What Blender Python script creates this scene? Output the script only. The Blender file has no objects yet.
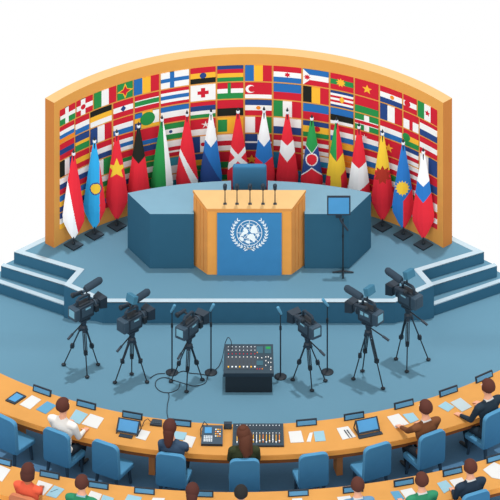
import bpy, bmesh, math, random
from mathutils import Matrix, Vector
random.seed(7)
col = bpy.context.scene.collection
S = 70.0
TH = math.radians(35); ST, CT = math.sin(TH), math.cos(TH)
PV = S*CT; PG = S*ST            # pixels per metre of height / of depth
HS = 0.366                      # stage height
DZ = 0.62                       # delegate desk height
def G(px, py, z=0.0):
    return Vector(((px-250)/S, ((250-py)/S - z*CT)/ST, z))
def mx(x): return 498-x
def lin(h):
    h = h.lstrip('#'); o = []
    for i in (0, 2, 4):
        c = int(h[i:i+2], 16)/255
        o.append(c/12.92 if c <= .04045 else ((c+.055)/1.055)**2.4)
    return o
# ------------------------------------------------------------------ materials
MATS = {}
def mat(name, hexc, f=1.0, rough=.85, spec=.12, noise=.03, scale=6, emit=0, metal=0):
    if name in MATS: return MATS[name]
    m = bpy.data.materials.new(name); m.use_nodes = True
    nt = m.node_tree; b = nt.nodes['Principled BSDF']
    c = [min(.92, x/f) for x in lin(hexc)]
    n = nt.nodes.new('ShaderNodeTexNoise'); n.inputs['Scale'].default_value = scale; n.inputs['Detail'].default_value = 2
    t = nt.nodes.new('ShaderNodeTexCoord'); nt.links.new(t.outputs['Object'], n.inputs['Vector'])
    r = nt.nodes.new('ShaderNodeValToRGB')
    r.color_ramp.elements[0].position = .3; r.color_ramp.elements[1].position = .7
    r.color_ramp.elements[0].color = [x*(1-noise) for x in c]+[1]
    r.color_ramp.elements[1].color = [min(.95, x*(1+noise)) for x in c]+[1]
    nt.links.new(n.outputs['Fac'], r.inputs['Fac']); nt.links.new(r.outputs['Color'], b.inputs['Base Color'])
    b.inputs['Roughness'].default_value = rough; b.inputs['Specular IOR Level'].default_value = spec
    b.inputs['Metallic'].default_value = metal
    if emit:
        nt.links.new(r.outputs['Color'], b.inputs['Emission Color']); b.inputs['Emission Strength'].default_value = emit
    MATS[name] = m; return m
FH, FV = 1.60, 1.2
floor_m = mat('floor_blue', '#6f9fb7', 1.54, noise=.015, scale=1.2)
aisle_m = mat('aisle_carpet', '#35526a', .46, noise=.03, scale=20)
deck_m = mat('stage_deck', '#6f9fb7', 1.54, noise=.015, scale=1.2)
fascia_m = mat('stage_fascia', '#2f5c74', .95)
trim_m = mat('white_trim', '#d2e8f4', FH)
wood_wall = mat('orange_wall_wood', '#e9a653', 1.12, noise=.02, scale=3)
wood_desk = mat('orange_desk_wood', '#f0ad5d', FH, noise=.03, scale=4)
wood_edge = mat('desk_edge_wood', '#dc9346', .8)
wood_apron = mat('dark_brown_apron', '#6b3f22', .62)
wood_leg = mat('brown_leg_wood', '#8a5a35', .6)
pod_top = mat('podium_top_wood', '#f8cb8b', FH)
pod_wood = mat('podium_wood', '#e8a04f', 1.02, noise=.03)
pod_side = mat('podium_slats', '#cf8d4c', .95)
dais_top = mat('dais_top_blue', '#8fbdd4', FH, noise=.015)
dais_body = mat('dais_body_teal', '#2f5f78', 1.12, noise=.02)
panel_blue = mat('panel_blue', '#3d82b4', 1.04)
white_e = mat('emblem_white', '#f4fbff', 1.05)
black_m = mat('black_metal', '#1c262e', 1.0, rough=.5, spec=.3)
black2 = mat('black_plastic', '#22313e', 1.1, rough=.5, spec=.3)
black3 = mat('charcoal_plastic', '#354a5a', 1.2, rough=.5, spec=.3)
slate_m = mat('slate_plate', '#4a5d6b', FH)
console_m = mat('console_grey', '#42535f', 1.5)
con_scr = mat('console_panel_teal', '#48707f', 1.5)
wall_end_shade = mat('wall_end_shaded_wood', '#c8803f', 1.15, noise=.02, scale=3)  # same wall wood, darkened: shade of the end faces put into the colour
wall_top_lit = mat('wall_top_lit_wood', '#f8cc8c', FH, noise=.02)  # paler copy of the wall wood: light on the top edge painted in
chrome = mat('light_metal', '#dfe8ee', 1.0, rough=.3, spec=.5)
foam_m = mat('foam_grey', '#33424f', 1.1, rough=1)
sky_m = mat('pale_blue_plastic', '#5f9fc0', 1.35)
screen_m = mat('screen_blue', '#589bc8', 1.2, rough=.3, spec=.3)
screen2 = mat('screen_bright', '#4a97cc', 1.25, rough=.3, spec=.3)
lamp_m = mat('lamp_teal_blue', '#4a86a3', 1.5)
camscr = mat('camera_panel_blue', '#6f9fb2', .9, rough=.3)
chair_m = mat('chair_blue', '#3d779e', 1.12, noise=.02)
chair_s = mat('chair_seat_blue', '#5698c1', 1.35, noise=.02)
chair_o = mat('chair_terracotta', '#b06a4a', .9)
leg_m = mat('chair_leg_dark', '#1f303e', .6)
paper_w = mat('paper_white', '#f6f6f3', FH, noise=.01)
paper_l = mat('paper_light_blue', '#a9d6e6', FH, noise=.01)
paper_b = mat('paper_blue', '#6cb0d6', FH, noise=.01)
paper_p = mat('paper_pale', '#cfe0e4', FH, noise=.01)
skin_m = mat('skin', '#e9ac8e', 1.15, noise=.02)
skin_d = mat('skin_brown', '#b0694a', 1.15, noise=.02)
FC = {}
for k, h in dict(red='#cb2435', white='#f2f1ee', blue='#2a6cb0', navy='#2a4680', green='#2b8b48', yellow='#f5b838', black='#22241f',
                 orange='#ee8a2c', teal='#3b94a8', sky='#2f93c4', rust='#a83a2c').items():
    FC[k] = mat('flag_'+k, h, 1.0, noise=.01)
CC = {}
for k, h in dict(red='#d22a37', white='#f2f1ee', blue='#2a6cb0', navy='#2a4680', green='#2b8b48', yellow='#f5b838', black='#22241f', sky='#2f9bd0', rust='#a03024').items():
    CC[k] = mat('cloth_'+k, h, .80, noise=.01)
# ------------------------------------------------------------------ mesh helper
class MB:
    def __init__(s): s.v = []; s.f = []; s.m = []; s.mats = []; s.M = Matrix.Identity(4)
    def mi(s, m):
        if m not in s.mats: s.mats.append(m)
        return s.mats.index(m)
    def add(s, vs, fs, m):
        o = len(s.v); s.v += [tuple(s.M @ Vector(p)) for p in vs]
        if isinstance(m, list):
            for f, q in zip(fs, m): s.f.append([i+o for i in f]); s.m.append(s.mi(q))
        else:
            k = s.mi(m)
            for f in fs: s.f.append([i+o for i in f]); s.m.append(k)
    def box(s, c, d, m, rz=0, rx=0, ry=0):
        x, y, z = d[0]/2, d[1]/2, d[2]/2
        R = Matrix.Translation(c) @ Matrix.Rotation(rz, 4, 'Z') @ Matrix.Rotation(ry, 4, 'Y') @ Matrix.Rotation(rx, 4, 'X')
        vs = [R @ Vector(p) for p in ((-x,-y,-z),(x,-y,-z),(x,y,-z),(-x,y,-z),(-x,-y,z),(x,-y,z),(x,y,z),(-x,y,z))]
        s.add(vs, [(0,3,2,1),(4,5,6,7),(0,1,5,4),(1,2,6,5),(2,3,7,6),(3,0,4,7)], m)
    def prism(s, poly, z0, z1, mt, ms=None):
        n = len(poly); a = sum(poly[i][0]*poly[(i+1)%n][1]-poly[(i+1)%n][0]*poly[i][1] for i in range(n))
        if a < 0: poly = poly[::-1]
        g = lambda z, p: z(p) if callable(z) else z
        vs = [(p[0], p[1], g(z0, p)) for p in poly]+[(p[0], p[1], g(z1, p)) for p in poly]
        ms = ms or mt
        fs = [list(range(n))[::-1], [i+n for i in range(n)]]+[[i, (i+1)%n, (i+1)%n+n, i+n] for i in range(n)]
        s.add(vs, fs, [ms, mt]+[ms]*n)
    def tube(s, pts, r, m, n=8, cap=True):
        pts = [Vector(p) for p in pts]; rs = r if isinstance(r, (list, tuple)) else [r]*len(pts)
        vs = []; fs = []; up = None
        for i, p in enumerate(pts):
            d = (pts[min(i+1, len(pts)-1)]-pts[max(i-1, 0)]).normalized()
            if up is None: up = Vector((0, 0, 1)) if abs(d.z) < .9 else Vector((1, 0, 0))
            a = d.cross(up)
            if a.length < 1e-4: a = d.cross(Vector((0, 1, 0)))
            a.normalize(); b = a.cross(d).normalized(); up = b
            for k in range(n):
                t = 2*math.pi*k/n; vs.append(p+a*math.cos(t)*rs[i]+b*math.sin(t)*rs[i])
        for i in range(len(pts)-1):
            for k in range(n): fs.append((i*n+k, i*n+(k+1)%n, (i+1)*n+(k+1)%n, (i+1)*n+k))
        if cap: fs.append(list(range(n))[::-1]); fs.append([(len(pts)-1)*n+k for k in range(n)])
        s.add(vs, [list(f)[::-1] for f in fs], m)
    def lathe(s, prof, m, n=20, c=(0, 0, 0)):
        s.tube([(c[0], c[1], c[2]+z) for r, z in prof], [max(r, .0006) for r, z in prof], m, n)
    def ell(s, c, r, m, nu=16, nv=10, fn=None):
        vs = []; fs = []
        for j in range(nv+1):
            ph = math.pi*j/nv
            for i in range(nu):
                t = 2*math.pi*i/nu
                d = Vector((math.sin(ph)*math.cos(t), math.sin(ph)*math.sin(t), math.cos(ph)))
                k = fn(d) if fn else 1
                vs.append((c[0]+d.x*r[0]*k, c[1]+d.y*r[1]*k, c[2]+d.z*r[2]*k))
        for j in range(nv):
            for i in range(nu): fs.append((j*nu+i, (j+1)*nu+i, (j+1)*nu+(i+1)%nu, j*nu+(i+1)%nu))
        s.add(vs, fs, m)
    def capsule(s, a, b, ra, rb, m, n=12):
        a = Vector(a); b = Vector(b); d = (b-a); L = d.length; d = d/L if L else Vector((0, 0, 1)); P = []; R = []
        for k in range(4): t = math.pi/2*k/4; P.append(a-d*ra*math.cos(t)); R.append(max(ra*math.sin(t), .0005))
        P.append(a); R.append(ra); P.append(b); R.append(rb)
        for k in range(1, 5): t = math.pi/2*k/4; P.append(b+d*rb*math.sin(t)); R.append(max(rb*math.cos(t), .0005))
        s.tube(P, R, m, n)
    def build(s, name, parent=None, bevel=0, smooth=False, label=None, seg=2):
        me = bpy.data.meshes.new(name); me.from_pydata([tuple(p) for p in s.v], [], s.f)
        for m in s.mats: me.materials.append(m)
        me.polygons.foreach_set('material_index', s.m)
        if smooth: me.polygons.foreach_set('use_smooth', [True]*len(s.f))
        me.update()
        o = bpy.data.objects.new(name, me); col.objects.link(o)
        if parent: o.parent = parent
        if bevel:
            b = o.modifiers.new('Bevel', 'BEVEL'); b.width = bevel; b.segments = seg; b.limit_method = 'ANGLE'
        if label: o['label'] = label
        return o
def part(fn, name, parent, **k):
    b = MB(); fn(b); return b.build(name, parent, **k)
def tag(o, label=None, cat=None, group=None, kind=None):
    if label: o['label'] = label
    if cat: o['category'] = cat
    if group: o['group'] = group
    if kind: o['kind'] = kind
    return o
def thing(name, label, cat, loc=(0, 0, 0), rz=0, group=None):
    o = bpy.data.objects.new(name, None); col.objects.link(o); o.empty_display_size = .1
    o.location = loc; o.rotation_euler = (0, 0, rz); return tag(o, label, cat, group)
def copy_tree(o, parent=None):
    c = o.copy(); col.objects.link(c)
    if parent: c.parent = parent
    for ch in [q for q in bpy.data.objects if q.parent == o]: copy_tree(ch, c)
    return c
def band(pts, w, z0, z1, m, b, side=1):
    P = [Vector((p[0], p[1])) for p in pts]; off = []
    for i, p in enumerate(P):
        ns = []
        if i > 0: d = (p-P[i-1]).normalized(); ns.append(Vector((-d.y, d.x))*side)
        if i < len(P)-1: d = (P[i+1]-p).normalized(); ns.append(Vector((-d.y, d.x))*side)
        n = sum(ns, Vector((0, 0)))
        n.normalize(); k = w/max(.3, n.dot(ns[0])); off.append(p+n*k)
    for i in range(len(P)-1): b.prism([P[i], P[i+1], off[i+1], off[i]], z0, z1, m)
sm = lambda t: (lambda q: q*q*(3-2*q))(max(0, min(1, t)))
# ------------------------------------------------------------------ desks' circle data, floors
D1x = (247-250)/S; D1y = G(0, 424.5, DZ).y+5.5
D2x = (236-250)/S; D2y = G(0, 492.2, DZ).y+8.2
def floor_z(X, Y): return -.20*sm((abs(X+.014)-2.08)/.56)*sm((Y+2.61)/.92)
# stair lines
LA = (G(14, 252, HS), G(76.5, 270.8, HS))
z1s, z2s = HS-.19, HS-.38
LB = (G(1, 266, z1s), G(66, 285.8, z1s))
LC = (G(-14, 278.3, z2s), G(67, 306, z2s))
def backline(X):
    X = -abs(X+.014)-.014
    if X > LC[1].x+.0: return G(0, 302, HS).y+.25+.5*sm((abs(X)-2)/.5)
    t = (X-LC[1].x)/(LC[0].x-LC[1].x); return LC[1].y+(LC[0].y-LC[1].y)*t+.15
def bd(X): return D1y-math.sqrt(max(.01, 5.53**2-(X-D1x)**2))
vs = []; fs = []; NX, NY = 100, 40; xs = [-4.6+9.2*i/NX for i in range(NX+1)]
for X in xs:
    a, b = bd(X), max(backline(X), bd(X)+.01)
    for j in range(NY+1):
        Y = a+(b-a)*j/NY; vs.append((X, Y, floor_z(X, Y)))
for i in range(NX):
    for j in range(NY): a = i*(NY+1)+j; fs.append((a, a+NY+1, a+NY+2, a+1))
mb = MB(); mb.add(vs, fs, floor_m); tag(mb.build('floor', smooth=True), 'light blue floor in front of the stage', kind='structure')
vs = []; fs = []
for X in xs:
    vs += [(X, bd(X), 0), (X, -8.8, 0)]
for i in range(NX): fs.append((2*i, 2*i+1, 2*i+3, 2*i+2))
mb = MB(); mb.add(vs, [f for f in fs], aisle_m); tag(mb.build('aisle_floor'), 'dark blue carpet beneath and behind the delegate desks', kind='structure')
# ------------------------------------------------------------------ curved wall
WX = (248.6-250)/S; RW = 3.775; TW = .174; AW = math.radians(47.4); WB = G(0, 199, HS).y; WY = WB-RW; HW = 2.53
def wp(r, a, z): return (WX+r*math.sin(a), WY+r*math.cos(a), z)
# ------------------------------------------------------------------ stage platform
lft = [G(45, 237, HS), G(14, 252, HS), G(76.5, 270.8, HS), G(64, 285, HS), G(103, 302.3, HS)]
rgt = [Vector((-.028-p.x, p.y, HS)) for p in lft][::-1]
arc = []
for i in range(25):
    a = AW-2*AW*i/24*1.0
    arc.append(Vector(wp(RW+TW+.35, a, HS)))
arc = [p for p in arc if abs(p.x) < 2.75]
poly = [p for p in lft]+rgt+arc
stage = thing('stage_platform', 'blue carpeted stage with white edging', None); stage['kind'] = 'structure'; 
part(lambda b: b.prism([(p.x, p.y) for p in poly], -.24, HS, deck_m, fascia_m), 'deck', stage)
part(lambda b: (band([(p.x, p.y) for p in lft]+[(p.x, p.y) for p in rgt], .085, HS-.012, HS+.006, trim_m, b, 1)), 'edge_trim', stage, label='white edge trim')
for sgn, nm in ((1, 'left'), (-1, 'right')):
    st = thing('stage_steps', 'two blue steps with white edges at the %s of the stage' % nm, None); st['kind'] = 'structure'
    f = lambda p: (p.x if sgn > 0 else -.028-p.x, p.y)
    back = Vector((.62, .52))
    for L, z in ((LB, z1s), (LC, z2s)):
        ext = L[1]+(L[1]-L[0]).normalized()*.25
        q = [L[0], ext, Vector((ext.x+.1, L[0].y+.5, z)), Vector((L[0].x+back.x, L[0].y+back.y, z))]
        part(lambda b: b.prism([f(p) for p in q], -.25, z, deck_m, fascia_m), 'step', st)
        part(lambda b: band([f(L[0]), f(L[1]+(L[1]-L[0]).normalized()*.02)], .075, z-.012, z+.006, trim_m, b, sgn), 'edge_trim', st)
def wallfn(b):
    n = 48; vs = []; fs = []; ms = []
    for i in range(n+1):
        a = -AW+2*AW*i/n
        vs += [wp(RW, a, HS), wp(RW+TW, a, HS), wp(RW+TW, a, HS+HW), wp(RW, a, HS+HW)]
    for i in range(n):
        o = 4*i; p = o+4
        fs += [(o+3, o, p, p+3)[::1], (o+2, o+3, p+3, p+2), (o+1, o+2, p+2, p+1), (o, o+1, p+1, p)]
    fs += [(0, 3, 2, 1), (4*n, 4*n+1, 4*n+2, 4*n+3)]
    b.add(vs, fs, [wood_wall, wall_top_lit, wood_wall, wood_wall]*n+[wall_end_shade]*2)
wall = part(wallfn, 'wall_back', None); tag(wall, 'tall curved orange wooden wall carrying rows of flags', kind='structure')
# ------------------------------------------------------------------ wall flags
class FlagB:
    def __init__(s, x0, x1, zt, zb):
        s.b = MB(); s.a0 = math.asin(((x0-248.6)/S)/RW); s.a1 = math.asin(((x1-248.6)/S)/RW); s.zt = zt; s.zb = zb
        s.asp = (s.a1-s.a0)*RW/(zt-zb)
    def P(s, u, v, h): return wp(RW-h, s.a0+(s.a1-s.a0)*u, s.zt+(s.zb-s.zt)*v)
    def rect(s, u0, v0, u1, v1, c, h):
        n = max(1, math.ceil((u1-u0)*5)); vs = []; fs = []
        for i in range(n+1):
            u = u0+(u1-u0)*i/n
            vs += [s.P(u, v1, 0), s.P(u, v1, h), s.P(u, v0, h), s.P(u, v0, 0)]
        for i in range(n):
            o = 4*i; p = o+4; fs += [(o+1, p+1, p+2, o+2), (o+2, p+2, p+3, o+3), (o, p, p+1, o+1)]
        fs += [(0, 1, 2, 3), (4*n+3, 4*n+2, 4*n+1, 4*n)]
        s.b.add(vs, fs, FC[c])
    def poly(s, pts, c, h):
        n = len(pts); vs = [s.P(u, v, h) for u, v in pts]+[s.P(u, v, h-.004) for u, v in pts]
        s.b.add(vs, [list(range(n))[::-1]]+[[i, (i+1)%n, (i+1)%n+n, i+n] for i in range(n)], FC[c])
    def star(s, cu, cv, r, c, h, k=5, inner=.42):
        s.poly([(cu+math.sin(i*math.pi/k)*(r if i%2 == 0 else r*inner)/s.asp, cv-math.cos(i*math.pi/k)*(r if i%2 == 0 else r*inner)) for i in range(2*k)], c, h)
    def disc(s, cu, cv, r, c, h): s.star(cu, cv, r, c, h, 10, 1)
COLN = {'navy': 'navy', 'sky': 'sky blue'}
def flag(spec, x0, x1, row):
    zt = HS+(199-65)/PV-row*17.2/PV; zb = zt-15.5/PV
    F = FlagB(x0+.25, x1-.25, zt, zb); parts = spec.split(';'); kind, cs = parts[0].split(':'); cs = cs.split(',')
    cw = [(c.split('*')[0], float(c.split('*')[1]) if '*' in c else 1) for c in cs]; tot = sum(w for c, w in cw); q = 0
    for c, w in cw:
        a, e = q/tot, (q+w)/tot; q += w
        if kind == 'v': F.rect(a, 0, e, 1, c, .012)
        else: F.rect(0, a, 1, e, c, .012)
    names = []
    for c, w in cw:
        if c not in names: names.append(c)
    desc = ' '.join(names[:3]) if len(names) > 1 else names[0]
    if len(names) > 1: desc = '-'.join(names[:4]) + (' vertical' if kind == 'v' else ' horizontal')
    extra = ''
    for j, p in enumerate(parts[1:]):
        k, a = p.split('='); a = a.split(','); h = .014+.002*j; c = a[0]; v = [float(x) for x in a[1:]]
        if k == 'star': F.star(v[0], v[1], v[2], c, h, int(v[3]) if len(v) > 3 else 5, .42 if len(v) < 5 else v[4]); w = c+' star'
        elif k == 'disc': F.disc(v[0], v[1], v[2], c, h); w = c+' disc'
        elif k == 'rect': F.rect(v[0], v[1], v[2], v[3], c, h); w = c+' bar'
        elif k == 'tri': F.poly([(0, 0), (0, 1), (v[0], .5)], c, h); w = c+' triangle'
        elif k == 'cross':
            F.rect(0, .5-v[1]/2, 1, .5+v[1]/2, c, h); F.rect(v[0]-v[1]/2/F.asp, 0, v[0]+v[1]/2/F.asp, 1, c, h+.0008); w = c+' cross'
        elif k == 'plus':
            F.rect(.5-v[0]/F.asp, .5-v[1], .5+v[0]/F.asp, .5+v[1], c, h); F.rect(.5-v[1]/F.asp, .5-v[0], .5+v[1]/F.asp, .5+v[0], c, h+.0008); w = c+' cross'
        elif k == 'dia': F.poly([(v[0], v[1]-v[2]), (v[0]-v[3], v[1]), (v[0], v[1]+v[2]), (v[0]+v[3], v[1])], c, h); w = c+' diamond'
        elif k == 'moon':
            F.poly([(v[0]+v[2]/F.asp*math.cos(t), v[1]+v[2]*math.sin(t)) for t in [math.pi*(.25+1.5*i/12) for i in range(13)]] +
                   [(v[0]+v[2]*.35/F.asp+v[2]*.75/F.asp*math.cos(t), v[1]+v[2]*.75*math.sin(t)) for t in [math.pi*(1.7-1.4*i/12) for i in range(13)]], c, h); w = c+' crescent'
        if not extra: extra = ' with '+w
    return F.b, desc, extra
Cb = [(59.5,89),(90,111.5),(113,133),(134.5,159),(160.5,189),(190.2,215.7),(217,243.5),(244.8,272),(273.4,301.5),(303,329),(330.5,353.7),(355,378.8),(380.3,402.4),(403.7,437.5)]
def split(c, x): return [(c[0], x-.5), (x+.5, c[1])]
def bounds(row):
    if row == 0: return [(59.5,75),(76,92.5),(93.7,116),(117,132.6),(133.6,159)]+Cb[4:13]+split(Cb[13], 417.5)
    if row < 4: return split(Cb[0], 74.5)+Cb[1:13]+split(Cb[13], 419.5)
    return Cb[:13]+split(Cb[13], 419.5)
ROWS = [
 ['h:red,green;cross=white,.45,.24','h:red,red;cross=white,.4,.3;disc=red,.4,.5,.16','v:green,white,red','h:green;star=yellow,.5,.5,.5,4,.38;star=red,.5,.5,.33,4,.45','v:blue,yellow,red','h:white;cross=blue,.4,.24','h:red,yellow,black;disc=navy,.5,.5,.18','h:navy*.8,red,yellow,green','v:blue,yellow,red','h:red,white,blue;star=red,.5,.5,.17,6,.6','h:blue,white,red;tri=white,.38;star=red,.16,.5,.2,8,.5','h:red,green,red;star=yellow,.45,.5,.28,9,.6','h:red;star=yellow,.52,.5,.3','h:red,white,navy;disc=orange,.55,.5,.13','h:red,white,red;disc=red,.3,.5,.2','v:green,white,red;star=red,.5,.5,.2,5,.5'],
 ['h:red,white,blue,orange','h:red,white,blue','h:black,yellow,white','h:red,white,red;dia=navy,.5,.5,.2,.14','h:red*.9,white*.2,green,white*.2,red','h:red,white,blue*1.3,white,red','h:white;plus=red,.3,.11','h:red,white*.8,green;rect=green,.4,0,.52,1','h:red*3,white;moon=white,.2,.4,.26','h:blue,red*.9','v:black,yellow,red','h:navy,white,red,white,red,white,navy;dia=yellow,.5,.5,.25,.12','h:red,green*.8','v:navy,white,red','h:red*.7,white;rect=red,.4,.3,.62,1','h:red*.5,white,navy'],
 ['h:red,navy,red','h:navy,yellow*.5,green','v:navy,white,red','h:red,white,blue','h:yellow;rect=blue,0,0,.3,.3;rect=white,.74,0,1,.8;rect=navy,0,.6,.25,1;disc=green,.52,.45,.42','h:blue,white*1.3,red','h:red*.7,navy,white*.7,green*.7','h:red,black','h:navy,white,red;disc=orange,.5,.5,.12','v:green,white,red','h:blue,red','h:blue,black,white*.5','h:green;cross=white,.5,.3;rect=red,0,.4,1,.6','h:red,white,blue','h:red,yellow,green;disc=green,.2,.45,.25','h:red,white,red'],
 ['v:black,white,navy','h:red,yellow,red','h:red,white,navy','h:red,white,blue,white','h:red*1.4,red,blue','h:green,white,green;disc=navy,.35,.5,.1','h:red*1.6,white;star=white,.6,.35,.24,5,.3','h:yellow;rect=green,.02,.12,.38,.9','v:white*1.2,red,green','h:white,navy*.9','h:navy*.7,yellow,green*.7;disc=red,.55,.45,.17','h:red,white,blue','h:red,white,blue;star=white,.4,.3,.2,5,.3','h:red;star=yellow,.4,.5,.28','h:navy,white,red,white','v:white,navy'],
 ['h:white,navy,red','v:red*.6,white,green','h:red,green*.7,white','h:navy,red,green','h:white*1.6,red,white*.5,red','v:navy,white*.6,red;disc=red,.5,.5,.12','h:white*1.2,red,white','v:navy*1.2,red;cross=white,.5,.1','h:red,white*1.2,red','h:red,white,red,white','h:yellow,navy,orange','h:red,white,blue','h:red,white*1.2,red','h:white,red,white,red','h:red,navy'],
 ['h:blue,yellow,navy','h:white,green,yellow','h:green,white,navy','h:green*.8,white,green','h:teal,white','h:navy,yellow,green*.8','h:red*1.6,green','h:red;star=yellow,.25,.5,.3','v:sky,red','h:white*.8,sky,red','h:orange,white,navy','h:yellow,navy,red','h:green,white,red','h:red,white,green','h:red,white'],
 ['h:navy,white,yellow','h:yellow,blue,red','h:red,white','h:green,red','h:white,teal,orange','h:green,navy,yellow','h:red,green,yellow','h:red*2,yellow','v:red,sky','h:sky,white','h:orange,white,red','h:red,yellow,navy','h:white,green','h:white,red,white','h:red,white,red']]
ORD = ['first','second','third','fourth','fifth','sixth','seventh','eighth','ninth','tenth','eleventh','twelfth','thirteenth','fourteenth','fifteenth','sixteenth']
RN = ['top','second','third','fourth','fifth','sixth','bottom']
for r, specs in enumerate(ROWS):
    for c, (sp, (x0, x1)) in enumerate(zip(specs, bounds(r))):
        b, desc, extra = flag(sp, x0, x1, r)
        o = b.build('wall_flag')
        tag(o, '%s flag%s on curved wall, %s row, %s from left' % (desc, extra, RN[r], ORD[c]), 'flag', 'flags in rows on the curved wall')
# ------------------------------------------------------------------ standing flags
RF = RW-.155
def lp(p, q): # line helper: y of line at x
    return lambda x: p[1]+(q[1]-p[1])*(x-p[0])/(q[0]-p[0])
def starin(x, d, cx, cd, R, k, inn):
    dx, dy = x-cx, -(d-cd)*1.0; rr = math.hypot(dx, dy); a = math.atan2(dx, dy) % (2*math.pi/k); a = min(a, 2*math.pi/k-a); t = a/(math.pi/k)
    a0, a1 = 0, math.pi/k; x0, y0 = R, 0; x1_, y1_ = R*inn*math.cos(a1), R*inn*math.sin(a1)
    px_, py_ = rr*math.cos(a), rr*math.sin(a)
    return (x1_-x0)*(py_-y0)-(y1_-y0)*(px_-x0) >= 0
def f1(x, d): return 'white' if d > 30 and x < -6+(d-30)*.2 else 'red'
def f2(x, d):
    r = math.hypot(x-1.2, d-50)
    return 'yellow' if r < 5 else 'navy' if r < 6.1 else ('red' if x > 5.2 and d > 26 else 'sky')
def f3(x, d): return 'yellow' if starin(x, d, 0, 38, 11, 5, .42) else 'red'
def f4(x, d): return 'black' if d < 40-abs(x) else 'red'
def f5(x, d): return 'white' if x > 1+(d-10)*.05 else 'green'
def f6(x, d):
    a, b = lp((-7, 37), (11, 69))(x), lp((-7, 46), (3.6, 69))(x); return 'white' if a < d < b else 'red'
def f7(x, d): return 'white' if d < 37-abs(x)*1.1 else ('navy' if d > lp((-6.5, 43), (9, 70))(x) else 'blue')
def f8(x, d): return 'white' if abs(abs(x)-abs(d-48.5)) < 3.2 and abs(x) < 10 else 'red'
def f9(x, d): return 'white' if d < 38-abs(x) else ('blue' if d < 55-abs(x)*.7 else 'red')
def f10(x, d): return 'red' if d < 36-abs(x)*.8 else ('white' if d < 52-abs(x)*1.1 else 'red')
def f11(x, d):
    r = math.hypot(x, d-43.5)
    if r < 5.2: return 'red'
    if r < 6.3: return 'white'
    a = 37-abs(x)*1.2; b = 52+abs(x)*.8
    return 'green' if d < a else 'white' if d < a+1.2 else 'navy' if d < b-1.2 else 'white' if d < b else 'red'
def f12(x, d):
    if d < 43-abs(x)*1.2: return 'green' if x < 0 else 'red'
    return 'red' if (x > 4.5 and d > 57-(x-4.5)) or (x < -6 and d > 58) else 'yellow'
def f13(x, d): return 'red' if d < 44-abs(x)*.8 else ('red' if x > 1 and d > 66-x*.7 else 'white')
def f14(x, d):
    if starin(x, d, 0, 44, 9.5, 9, .62): return 'rust'
    return 'yellow' if d < 40 else 'red'
def f15(x, d):
    if math.hypot(x+.8, d-47.5) < 5.4 or starin(x, d, -.8, 47.5, 7.6, 14, .72): return 'yellow'
    return 'red' if x > 0 and d > 60-x*1.2 else 'blue'
def f16(x, d): return 'white' if d < 37-abs(x)*.8 else ('blue' if d < 53-abs(x)*1.1 else 'red')
SF = [(73.6,150,f1,'white and red drooping flag, leftmost of the standing flags'),
 (94.5,137.5,f2,'light blue standing flag with ringed yellow disc, left end'),
 (116.8,130,f3,'red standing flag with large yellow star beside the dais'),
 (138.6,122.5,f4,'standing flag with black top over red, behind dais left'),
 (162,116,f5,'green and white standing flag split lengthwise'),
 (187,111,f6,'red standing flag with a white diagonal band'),
 (211,109,f7,'white, blue and navy standing flag behind the dais'),
 (238,108,f8,'red standing flag with white saltire, left behind the blue chair'),
 (264,107.3,f9,'white, blue and red standing flag, right behind the blue chair'),
 (287.3,108.5,f10,'red standing flag with broad white chevron'),
 (311.8,115,f11,'green, navy and red standing flag with ringed red disc'),
 (336.5,117.5,f12,'green, red and yellow standing flag'),
 (359,123.3,f13,'red over white standing flag at right end behind dais'),
 (382.5,130,f14,'yellow and red standing flag with dark red burst emblem'),
 (403.2,139.5,f15,'blue and red standing flag with yellow sun'),
 (423.3,148.5,f16,'white, blue and red standing flag, rightmost of the standing flags')]
PRF = [(0,.02),(.08,.038),(.3,.085),(.55,.13),(.72,.158),(.80,.150),(.93,.075),(1,.02)]
def prof(t):
    for (a, wa), (b, wb) in zip(PRF, PRF[1:]):
        if t <= b: return wa+(wb-wa)*(t-a)/(b-a)
    return PRF[-1][1]
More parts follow.
